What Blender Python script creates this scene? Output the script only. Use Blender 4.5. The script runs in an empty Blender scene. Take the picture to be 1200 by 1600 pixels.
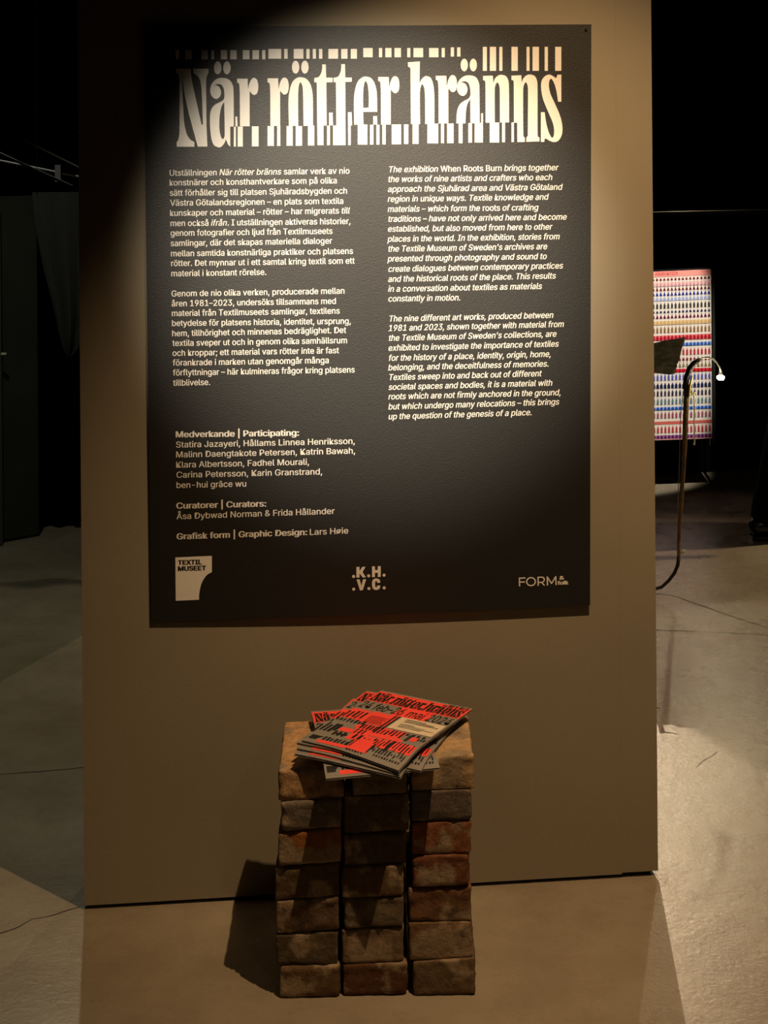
import bpy, bmesh, math, random
from mathutils import Vector, Matrix, noise

C = bpy.context.scene.collection
SC = bpy.context.scene
# ------------------------------------------------------------------ camera
F, ROLL, YH, H = 2296.0, .008, 250.0, 1.6      # focal length in px of a 1200x1600 frame, roll, horizon row, eye height
CR, SR = math.cos(ROLL), math.sin(ROLL)
cam = bpy.data.cameras.new('camera'); cam.sensor_fit = 'VERTICAL'; cam.sensor_height = 24; cam.sensor_width = 24
cam.lens = 24 * F / 1600; cam.shift_y = -(800 - YH) / 1600; cam.clip_end = 100
co = bpy.data.objects.new('camera', cam); C.objects.link(co)
co.matrix_world = Matrix(((CR, SR, 0, 0), (0, 0, -1, 0), (-SR, CR, 0, H), (0, 0, 0, 1)))
SC.camera = co
# ------------------------------------------------------------------ world, exposure, lamps
w = bpy.data.worlds.new('world'); SC.world = w; w.use_nodes = True
w.node_tree.nodes['Background'].inputs[0].default_value = (.7, .75, .7, 1)
w.node_tree.nodes['Background'].inputs[1].default_value = .003
vs = SC.view_settings; vs.view_transform = 'Standard'; vs.look = 'None'; vs.gamma = 1; vs.exposure = 0
try: vs.use_curve_mapping = False
except Exception: pass

def spot(name, loc, target, watts, col, angle, blend, size=.03):
    l = bpy.data.lights.new(name, 'SPOT'); l.energy = watts; l.color = col
    l.spot_size = math.radians(angle); l.spot_blend = blend; l.shadow_soft_size = size
    o = bpy.data.objects.new(name, l); C.objects.link(o); o.location = loc
    o.rotation_euler = (Vector(target) - Vector(loc)).to_track_quat('-Z', 'Y').to_euler()
    return o
WARM = (1, .655, .34); NEUT = (1, .87, .68)
spot('track_spot_wall', (.50, 2.17, 2.95), (.36, 3.08, .86), 225, WARM, 60, .9, .012)
spot('track_spot_poster', (.12, .20, 2.65), (.0, 3.14, 1.40), 860, NEUT, 20.5, .9, .03)
spot('track_spot_front', (1.45, -1.2, 3.0), (.4, 3.1, .65), 17, WARM, 32, .6, .01)
spot('track_spot_back_right', (1.38, 11.47, 3.38), (.9, 3.2, 0), 470, (1, .76, .50), 40, .5, .003)
spot('track_spot_far_right', (2.25, 9.85, 2.72), (.95, 3.5, 0), 40, (1, .82, .52), 24, 1.0, .03)
spot('track_spot_back_left', (-1.14, 5.85, 3.0), (-1.02, 4.2, 0), 70, (.95, .93, .66), 62, .9, .03)
spot('track_spot_aisle', (3.3, 6.25, 2.7), (1.2, 5.6, 0), 250, (1, .76, .48), 36, 1.0, .04)
spot('added_fill_left_board', (-1.35, 4.5, 3.1), (-1.5, 6.2, .55), 45, (.93, .95, .75), 46, 1.0, .03)  # added fill lamp, lifts the dark left board and the floor before it
spot('track_spot_banner', (1.45, 5.35, 3.2), (1.13, 7.1, .72), 620, (1, .93, .82), 18.6, .25, .03)
spot('added_fill_rails', (-3.6, 6.6, 3.2), (-1.95, 8.1, 1.6), 1500, (1, .95, .85), 26, .8, .03)  # added lamp without a visible source, brightens the left rails

# ------------------------------------------------------------------ projection helpers (where things stand, measured from the photograph)
def ray(px, py):
    x = (px - 600) / F; y = -(py - YH) / F
    return Vector((x * CR + y * SR, 1, -x * SR + y * CR))
def onz(px, py, z=0.0):
    d = ray(px, py); t = (z - H) / d.z
    return Vector((d.x * t, t, z))
def ony(px, py, Y):
    d = ray(px, py); return Vector((d.x * Y, Y, H + d.z * Y))
def proj(P):
    x = P.x * CR - (P.z - H) * SR; y = P.x * SR + (P.z - H) * CR
    return 600 + F * x / P.y, YH - F * y / P.y
# ------------------------------------------------------------------ materials
def mat(name, col, rough=.6, metal=0, spec=.5, noise_s=0, noise_a=0, bump=0, bump_s=60, emit=None, es=0, sheen=0):
    m = bpy.data.materials.new(name); m.use_nodes = True; nt = m.node_tree; b = nt.nodes['Principled BSDF']
    b.inputs['Base Color'].default_value = (*col, 1); b.inputs['Roughness'].default_value = rough
    b.inputs['Metallic'].default_value = metal; b.inputs['Specular IOR Level'].default_value = spec
    tc = nt.nodes.new('ShaderNodeTexCoord')
    if noise_a:
        n = nt.nodes.new('ShaderNodeTexNoise'); n.inputs['Scale'].default_value = noise_s; n.inputs['Detail'].default_value = 6
        nt.links.new(tc.outputs['Object'], n.inputs['Vector'])
        r = nt.nodes.new('ShaderNodeValToRGB'); r.color_ramp.elements[0].position = .3; r.color_ramp.elements[1].position = .7
        r.color_ramp.elements[0].color = (*[c * (1 - noise_a) for c in col], 1)
        r.color_ramp.elements[1].color = (*[min(1, c * (1 + noise_a)) for c in col], 1)
        nt.links.new(n.outputs['Fac'], r.inputs['Fac']); nt.links.new(r.outputs['Color'], b.inputs['Base Color'])
    if bump:
        n = nt.nodes.new('ShaderNodeTexNoise'); n.inputs['Scale'].default_value = bump_s; n.inputs['Detail'].default_value = 4
        nt.links.new(tc.outputs['Object'], n.inputs['Vector'])
        bp = nt.nodes.new('ShaderNodeBump'); bp.inputs['Strength'].default_value = bump; bp.inputs['Distance'].default_value = .01
        nt.links.new(n.outputs['Fac'], bp.inputs['Height']); nt.links.new(bp.outputs['Normal'], b.inputs['Normal'])
    if emit:
        b.inputs['Emission Color'].default_value = (*emit, 1); b.inputs['Emission Strength'].default_value = es
    return m

def floor_mat():
    m = bpy.data.materials.new('polished_concrete'); m.use_nodes = True; nt = m.node_tree; b = nt.nodes['Principled BSDF']; L = nt.links.new
    tc = nt.nodes.new('ShaderNodeTexCoord')
    def nz(s, d=8, r=.6):
        n = nt.nodes.new('ShaderNodeTexNoise'); n.inputs['Scale'].default_value = s; n.inputs['Detail'].default_value = d
        n.inputs['Roughness'].default_value = r; L(tc.outputs['Object'], n.inputs['Vector']); return n
    big, mid, fine = nz(1.1), nz(5, 10, .7), nz(90, 6, .7)
    r1 = nt.nodes.new('ShaderNodeValToRGB'); e = r1.color_ramp.elements
    e[0].position = .32; e[0].color = (.25, .20, .14, 1); e[1].position = .68; e[1].color = (.36, .31, .23, 1)
    L(big.outputs['Fac'], r1.inputs['Fac'])
    mx = nt.nodes.new('ShaderNodeMixRGB'); mx.blend_type = 'MULTIPLY'; mx.inputs[0].default_value = .55
    r2 = nt.nodes.new('ShaderNodeValToRGB'); e = r2.color_ramp.elements
    e[0].position = .3; e[0].color = (.6, .57, .52, 1); e[1].position = .62; e[1].color = (1, 1, 1, 1)
    L(mid.outputs['Fac'], r2.inputs['Fac']); L(r1.outputs[0], mx.inputs[1]); L(r2.outputs[0], mx.inputs[2])
    mx2 = nt.nodes.new('ShaderNodeMixRGB'); mx2.blend_type = 'MULTIPLY'; mx2.inputs[0].default_value = .5
    r3 = nt.nodes.new('ShaderNodeValToRGB'); e = r3.color_ramp.elements
    e[0].position = .28; e[0].color = (.45, .42, .38, 1); e[1].position = .42; e[1].color = (1, 1, 1, 1)
    L(fine.outputs['Fac'], r3.inputs['Fac']); L(mx.outputs[0], mx2.inputs[1]); L(r3.outputs[0], mx2.inputs[2])
    L(mx2.outputs[0], b.inputs['Base Color'])
    mr = nt.nodes.new('ShaderNodeMapRange'); mr.inputs[3].default_value = .22; mr.inputs[4].default_value = .33
    L(mid.outputs['Fac'], mr.inputs[0]); L(mr.outputs[0], b.inputs['Roughness']); b.inputs['Specular IOR Level'].default_value = .6
    bp = nt.nodes.new('ShaderNodeBump'); bp.inputs['Strength'].default_value = .25; bp.inputs['Distance'].default_value = .0025
    L(fine.outputs['Fac'], bp.inputs['Height'])
    bp2 = nt.nodes.new('ShaderNodeBump'); bp2.inputs['Strength'].default_value = .1; bp2.inputs['Distance'].default_value = .01
    L(nz(14).outputs['Fac'], bp2.inputs['Height']); L(bp.outputs[0], bp2.inputs['Normal']); L(bp2.outputs[0], b.inputs['Normal'])
    return m

def brick_mat():
    m = bpy.data.materials.new('old_brick'); m.use_nodes = True; nt = m.node_tree; b = nt.nodes['Principled BSDF']; L = nt.links.new
    tc = nt.nodes.new('ShaderNodeTexCoord'); oi = nt.nodes.new('ShaderNodeObjectInfo')
    sc = nt.nodes.new('ShaderNodeVectorMath'); sc.operation = 'SCALE'; sc.inputs[3].default_value = 7
    L(oi.outputs['Location'], sc.inputs[0])
    ad = nt.nodes.new('ShaderNodeVectorMath'); ad.operation = 'ADD'; L(tc.outputs['Object'], ad.inputs[0]); L(sc.outputs[0], ad.inputs[1])
    def nz(s, d=6, r=.6):
        n = nt.nodes.new('ShaderNodeTexNoise'); n.inputs['Scale'].default_value = s; n.inputs['Detail'].default_value = d
        n.inputs['Roughness'].default_value = r; L(ad.outputs[0], n.inputs['Vector']); return n
    def ramp(src, p0, c0, p1, c1):
        r = nt.nodes.new('ShaderNodeValToRGB'); e = r.color_ramp.elements
        e[0].position = p0; e[0].color = c0; e[1].position = p1; e[1].color = c1; L(src.outputs['Fac'], r.inputs['Fac']); return r
    patch = ramp(nz(13, 5, .55), .50, (0, 0, 0, 1), .58, (1, 1, 1, 1))
    m1 = nt.nodes.new('ShaderNodeMixRGB'); L(patch.outputs[0], m1.inputs[0]); L(oi.outputs['Color'], m1.inputs[1]); m1.inputs[2].default_value = (.36, .265, .17, 1)
    grain = ramp(nz(70, 8, .7), .3, (.45, .42, .4, 1), .65, (1.0, 1.0, 1.0, 1))
    m2 = nt.nodes.new('ShaderNodeMixRGB'); m2.blend_type = 'MULTIPLY'; m2.inputs[0].default_value = .8
    L(m1.outputs[0], m2.inputs[1]); L(grain.outputs[0], m2.inputs[2])
    soot = ramp(nz(22, 4, .5), .60, (1, 1, 1, 1), .70, (.42, .38, .34, 1))
    m3 = nt.nodes.new('ShaderNodeMixRGB'); m3.blend_type = 'MULTIPLY'; m3.inputs[0].default_value = .8
    L(m2.outputs[0], m3.inputs[1]); L(soot.outputs[0], m3.inputs[2]); L(m3.outputs[0], b.inputs['Base Color'])
    b.inputs['Roughness'].default_value = .92; b.inputs['Specular IOR Level'].default_value = .2
    v = nz(150, 8, .75)
    bp = nt.nodes.new('ShaderNodeBump'); bp.inputs['Strength'].default_value = .8; bp.inputs['Distance'].default_value = .003
    L(v.outputs['Fac'], bp.inputs['Height'])
    bp2 = nt.nodes.new('ShaderNodeBump'); bp2.inputs['Strength'].default_value = .6; bp2.inputs['Distance'].default_value = .006
    L(nz(38, 4, .6).outputs['Fac'], bp2.inputs['Height']); L(bp.outputs[0], bp2.inputs['Normal']); L(bp2.outputs[0], b.inputs['Normal'])
    return m

def poster_mat():
    m = mat('satin_black_print', (.007, .0065, .006), .52, spec=.5)
    nt = m.node_tree; b = nt.nodes['Principled BSDF']; b.inputs['IOR'].default_value = 1.6; L = nt.links.new; tc = nt.nodes.new('ShaderNodeTexCoord')
    n = nt.nodes.new('ShaderNodeTexNoise'); n.inputs['Scale'].default_value = 420; n.inputs['Detail'].default_value = 3
    L(tc.outputs['Object'], n.inputs['Vector'])
    bp = nt.nodes.new('ShaderNodeBump'); bp.inputs['Strength'].default_value = .4; bp.inputs['Distance'].default_value = .0015
    L(n.outputs['Fac'], bp.inputs['Height']); L(bp.outputs[0], b.inputs['Normal'])
    return m

M = dict(
    wall=mat('olive_beige_wall_paint', (.265, .228, .163), .75, spec=.25, noise_s=3, noise_a=.05, bump=.05, bump_s=300),
    gap=mat('dark_recess', (.006, .005, .004), .9),
    black=mat('black_paint', (.0035, .0037, .0035), .9, spec=.15),
    dgrey=mat('charcoal_board', (.032, .034, .027), .8, spec=.2, noise_s=4, noise_a=.2),
    poster=poster_mat(),
    white=mat('white_vinyl', (.80, .77, .72), .5, spec=.4),
    screw=mat('black_screw', (.003, .003, .003), .4),
    brick=brick_mat(),
    paper=mat('magazine_pages', (.46, .43, .38), .8, spec=.2),
    grey=mat('grey_cover_ink', (.235, .21, .185), .42, spec=.4),
    red=mat('red_cover_ink', (.95, .075, .055), .45, spec=.4),
    ink=mat('black_cover_ink', (.014, .012, .011), .45, spec=.35),
    cream=mat('cream_cover_label', (.66, .55, .40), .6),
    metal=mat('brushed_steel_pipe', (.45, .45, .42), .35, metal=.8),
    wood=mat('varnished_branch_wood', (.26, .16, .065), .45, noise_s=30, noise_a=.5, bump=.4, bump_s=90),
    darkwrap=mat('dark_tape_wrap', (.012, .011, .010), .45, bump=.5, bump_s=120),
    brass=mat('brass_strip', (.72, .58, .22), .35, metal=.3),
    wax=mat('off_white_plaster', (.72, .68, .52), .7),
    wire=mat('thin_grey_wire', (.30, .28, .24), .5, metal=.5),
    bulb=mat('lit_bulb', (1, .9, .7), .4, emit=(1, .80, .42), es=45),
    sheet=None,
    crack=mat('dark_crack', (.035, .028, .02), .95),
    textile=mat('dark_grey_felt', (.075, .075, .07), .95, spec=.1, bump=.3, bump_s=200),
    curtain=mat('black_curtain', (.003, .003, .003), .95, spec=.05),
    cloth=mat('black_cloth', (.004, .004, .0045), .9, spec=.1),
    skin=mat('skin', (.50, .33, .24), .55),
    shoe=mat('black_leather', (.005, .005, .005), .25),
    hair=mat('dark_hair', (.01, .008, .006), .6),
    floor=floor_mat(),
)
# ------------------------------------------------------------------ object helpers
def mesh_obj(name, bm, m, parent=None, smooth=False, mats=None):
    me = bpy.data.meshes.new(name); bm.to_mesh(me); bm.free()
    for x in (mats or [m]): me.materials.append(x)
    if smooth: me.polygons.foreach_set('use_smooth', [True] * len(me.polygons))
    o = bpy.data.objects.new(name, me); C.objects.link(o)
    if parent: o.parent = parent; o.matrix_parent_inverse = parent.matrix_world.inverted()
    return o
def empty(name, loc):
    o = bpy.data.objects.new(name, None); C.objects.link(o); o.location = loc; o.empty_display_size = .1
    o.matrix_world = Matrix.Translation(loc); return o
def tag(o, label, cat, group=None, kind=None):
    if label: o['label'] = label
    if cat: o['category'] = cat
    if group: o['group'] = group
    if kind: o['kind'] = kind
    return o
def struct(o): o['kind'] = 'structure'; return o
def box(bm, p0, p1, mtx=None):
    vs_ = [bm.verts.new((x, y, z)) for x in (p0[0], p1[0]) for y in (p0[1], p1[1]) for z in (p0[2], p1[2])]
    for f in ((0, 1, 3, 2), (4, 6, 7, 5), (0, 4, 5, 1), (2, 3, 7, 6), (0, 2, 6, 4), (1, 5, 7, 3)):
        bm.faces.new([vs_[i] for i in f])
    if mtx is not None:
        for v in vs_: v.co = mtx @ v.co
    return vs_
def B(p0, p1, mtx=None):
    bm = bmesh.new(); box(bm, p0, p1, mtx); return bm
def tube(bm, pts, rad, n=8, caps=True):
    pts = [Vector(p) for p in pts]; rads = rad if isinstance(rad, (list, tuple)) else [rad] * len(pts)
    rings = []; up = Vector((0, 1, .01)).normalized()
    for i, p in enumerate(pts):
        t = (pts[min(i + 1, len(pts) - 1)] - pts[max(i - 1, 0)]).normalized()
        a = t.cross(up)
        if a.length < .05: a = t.cross(Vector((1, 0, 0)))
        a.normalize(); b = t.cross(a)
        rings.append([bm.verts.new(p + (a * math.cos(k * 2 * math.pi / n) + b * math.sin(k * 2 * math.pi / n)) * rads[i]) for k in range(n)])
    for r0, r1 in zip(rings, rings[1:]):
        for k in range(n): bm.faces.new((r0[k], r0[(k + 1) % n], r1[(k + 1) % n], r1[k]))
    if caps: bm.faces.new(rings[0][::-1]); bm.faces.new(rings[-1])
def T(pts, rad, n=8):
    bm = bmesh.new(); tube(bm, pts, rad, n); return bm
def ell(bm, c, r, seg=14, mtx=None):
    ret = bmesh.ops.create_uvsphere(bm, u_segments=seg, v_segments=max(6, seg * 2 // 3), radius=1)
    for v in ret['verts']:
        v.co = Vector((v.co.x * r[0], v.co.y * r[1], v.co.z * r[2]))
        if mtx: v.co = mtx @ v.co
        v.co += Vector(c)

# ------------------------------------------------------------------ setting
struct(mesh_obj('floor', B((-6, -3, -.1), (6, 13.2, 0)), M['floor']))
struct(mesh_obj('ceiling', B((-6, -3, 3.5), (6, 13.2, 3.6)), M['black']))
struct(mesh_obj('wall_back', B((-6, 13, 0), (6, 13.2, 3.5)), M['black']))
struct(mesh_obj('wall_left', B((-6.1, -3, 0), (-6, 13, 3.5)), M['black']))
struct(mesh_obj('wall_right', B((6, -3, 0), (6.1, 13, 3.5)), M['black']))

# freestanding panel that carries the poster
A0 = onz(128, 1422); B0 = onz(1027, 1369)
U = (B0 - A0).normalized(); N = Vector((U.y, -U.x, 0))          # N points to the viewer
WM = Matrix(((U.x, -N.x, 0, A0.x), (U.y, -N.y, 0, A0.y), (0, 0, 1, 0), (0, 0, 0, 1)))   # local x along the panel, y into it
WL = (B0 - A0).length
bm = bmesh.new(); box(bm, (.005, 0, .009), (WL - .080, .14, 2.62), WM)
wallc = struct(mesh_obj('wall_center', bm, M['wall']))
bm = bmesh.new(); box(bm, (WL - .0797, .0006, .012), (WL + .002, .1385, 2.62), WM)
tag(mesh_obj('edge_strip', bm, M['wall'], wallc), 'narrow filler strip with a hairline seam at the right edge', None)
bm = bmesh.new(); box(bm, (.012, .012, 0), (WL - .012, .13, .009), WM)
mesh_obj('recessed_foot', bm, M['gap'], wallc)

# ------------------------------------------------------------------ poster surface
def onwall(px, py, off):
    d = ray(px, py); o = A0 + N * off; t = (o - Vector((0, 0, H))).dot(N) / d.dot(N)
    return Vector((0, 0, H)) + d * t
PC = [onwall(224, 42, .006), onwall(924, 38, .006), onwall(922, 946, .012), onwall(236.5, 973, .006)]   # TL TR BR BL
def S(u, v, off=0.0):
    p = (PC[0] * (1 - u) + PC[1] * u) * (1 - v) + (PC[3] * (1 - u) + PC[2] * u) * v
    return p + N * (off + .003 * math.sin(math.pi * u) * v)
def inv(px, py, u=.5, v=.5):
    for _ in range(4):
        x, y = proj(S(u, v)); e = 1e-3
        xu, yu = proj(S(u + e, v)); xv, yv = proj(S(u, v + e))
        a, b, c, d = (xu - x) / e, (xv - x) / e, (yu - y) / e, (yv - y) / e
        D = a * d - b * c; ex, ey = px - x, py - y
        u += (d * ex - b * ey) / D; v += (a * ey - c * ex) / D
    return u, v

poster = empty('poster', S(.5, 1, -.003))
tag(poster, 'large black exhibition poster with pale lettering fixed to the olive panel', 'poster')
bm = bmesh.new(); nu, nv = 24, 32
fr = [[bm.verts.new(S(i / nu, j / nv)) for i in range(nu + 1)] for j in range(nv + 1)]
bk = [[bm.verts.new(S(i / nu, j / nv, -.0035)) for i in range(nu + 1)] for j in range(nv + 1)]
for j in range(nv):
    for i in range(nu):
        bm.faces.new((fr[j][i], fr[j + 1][i], fr[j + 1][i + 1], fr[j][i + 1])); bm.faces.new((bk[j][i], bk[j][i + 1], bk[j + 1][i + 1], bk[j + 1][i]))
for i in range(nu):
    bm.faces.new((fr[0][i], fr[0][i + 1], bk[0][i + 1], bk[0][i])); bm.faces.new((fr[nv][i + 1], fr[nv][i], bk[nv][i], bk[nv][i + 1]))
for j in range(nv):
    bm.faces.new((fr[j + 1][0], fr[j][0], bk[j][0], bk[j + 1][0])); bm.faces.new((fr[j][nu], fr[j + 1][nu], bk[j + 1][nu], bk[j][nu]))
mesh_obj('sheet', bm, M['poster'], poster)

# ------------------------------------------------------------------ 2D shapes -> triangles
try:
    FONT = bpy.data.fonts.load(bpy.utils.system_resource('DATAFILES', path='fonts') + '/Inter.woff2')
except Exception:
    FONT = None
def smooth_path(pts):
    n = len(pts); P = [Vector(p[:2]) for p in pts]; sm = [len(p) > 2 for p in pts]; out = []
    for i in range(n):
        a, b = P[i], P[(i + 1) % n]; out.append((a.x, a.y))
        if not sm[i] and not sm[(i + 1) % n]: continue
        ta = (b - P[i - 1]) * .5 if sm[i] else (b - a)
        tb = (P[(i + 2) % n] - a) * .5 if sm[(i + 1) % n] else (b - a)
        L = (b - a).length
        if ta.length > 1.3 * L: ta = ta.normalized() * 1.3 * L
        if tb.length > 1.3 * L: tb = tb.normalized() * 1.3 * L
        for k in range(1, 6):
            t = k / 6; t2, t3 = t * t, t * t * t
            q = a * (2 * t3 - 3 * t2 + 1) + ta * (t3 - 2 * t2 + t) + b * (3 * t2 - 2 * t3) + tb * (t3 - t2)
            out.append((q.x, q.y))
    return out
def fill(loops):                                    # even-odd fill of closed loops -> (verts, faces)
    cu = bpy.data.curves.new('shape', 'CURVE'); cu.dimensions = '2D'; cu.fill_mode = 'BOTH'
    for lp in loops:
        s = cu.splines.new('POLY'); s.points.add(len(lp) - 1); s.use_cyclic_u = True
        for i, (x, y) in enumerate(lp): s.points[i].co = (x, y, 0, 1)
    o = bpy.data.objects.new('shape', cu); me = o.to_mesh()
    r = ([(v.co.x, v.co.y) for v in me.vertices], [tuple(p.vertices) for p in me.polygons])
    o.to_mesh_clear(); bpy.data.objects.remove(o); bpy.data.curves.remove(cu); return r
def ellipse(cx, cy, rx, ry, n=28): return [(cx + rx * math.cos(2 * math.pi * k / n), cy + ry * math.sin(2 * math.pi * k / n)) for k in range(n)]
def rect(x0, y0, x1, y1): return [(x0, y0), (x1, y0), (x1, y1), (x0, y1)]
def add_shape(bm, shp, fn, mi=0, flip=True):
    vs_ = [bm.verts.new(fn(x, y)) for x, y in shp[0]]
    for f in shp[1]:
        try: q = bm.faces.new([vs_[i] for i in f]); q.material_index = mi
        except ValueError: pass
def text_shape(body, bold=0, italic=None):          # unit-em glyph outlines; italic = set of char indexes
    cu = bpy.data.curves.new('t', 'FONT'); cu.body = body; cu.resolution_u = 3
    if FONT: cu.font = FONT
    if italic:
        for i in italic: cu.body_format[i].material_index = 1
        for k in range(2): cu.materials.append(M['white'])
    o = bpy.data.objects.new('t', cu); me = o.to_mesh()
    vs_ = [[v.co.x, v.co.y] for v in me.vertices]; x0 = min(v[0] for v in vs_); x1 = max(v[0] for v in vs_)
    if italic:
        done = set()
        for p in me.polygons:
            if p.material_index == 1:
                for k in p.vertices:
                    if k not in done: done.add(k); vs_[k][0] += .2 * vs_[k][1] - .04
    fs = [tuple(p.vertices) for p in me.polygons]
    o.to_mesh_clear(); bpy.data.objects.remove(o); bpy.data.curves.remove(cu)
    return [((x - x0) / (x1 - x0), y) for x, y in vs_], fs
def _cap():
    cu = bpy.data.curves.new('t', 'FONT'); cu.body = 'H'
    if FONT: cu.font = FONT
    o = bpy.data.objects.new('t', cu); me = o.to_mesh(); h = max(v.co.y for v in me.vertices)
    o.to_mesh_clear(); bpy.data.objects.remove(o); bpy.data.curves.remove(cu); return h
CAP = _cap()
def to_poster(off=.0006):
    def fn(px, py):
        u, v = inv(px, py); return S(u, v, off)
    return fn
def text_line(bm, body, xa, ya, xb, yb, cap=9.5, bold=0, italic=None, off=.0006):
    shp = text_shape(body, bold, italic); s = cap / CAP; g = to_poster(off)
    for k in range(3 if bold > .008 else 2):               # heavier strokes: overlaid copies a fraction of a pixel apart
        g = to_poster(off + .00006 * k); e = (k - .5) * (.36 if bold <= .008 else .6) - (.3 if bold > .008 else 0)
        add_shape(bm, shp, lambda x, y: g(xa + e + (xb - xa) * x, ya + (yb - ya) * x - y * s))

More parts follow.
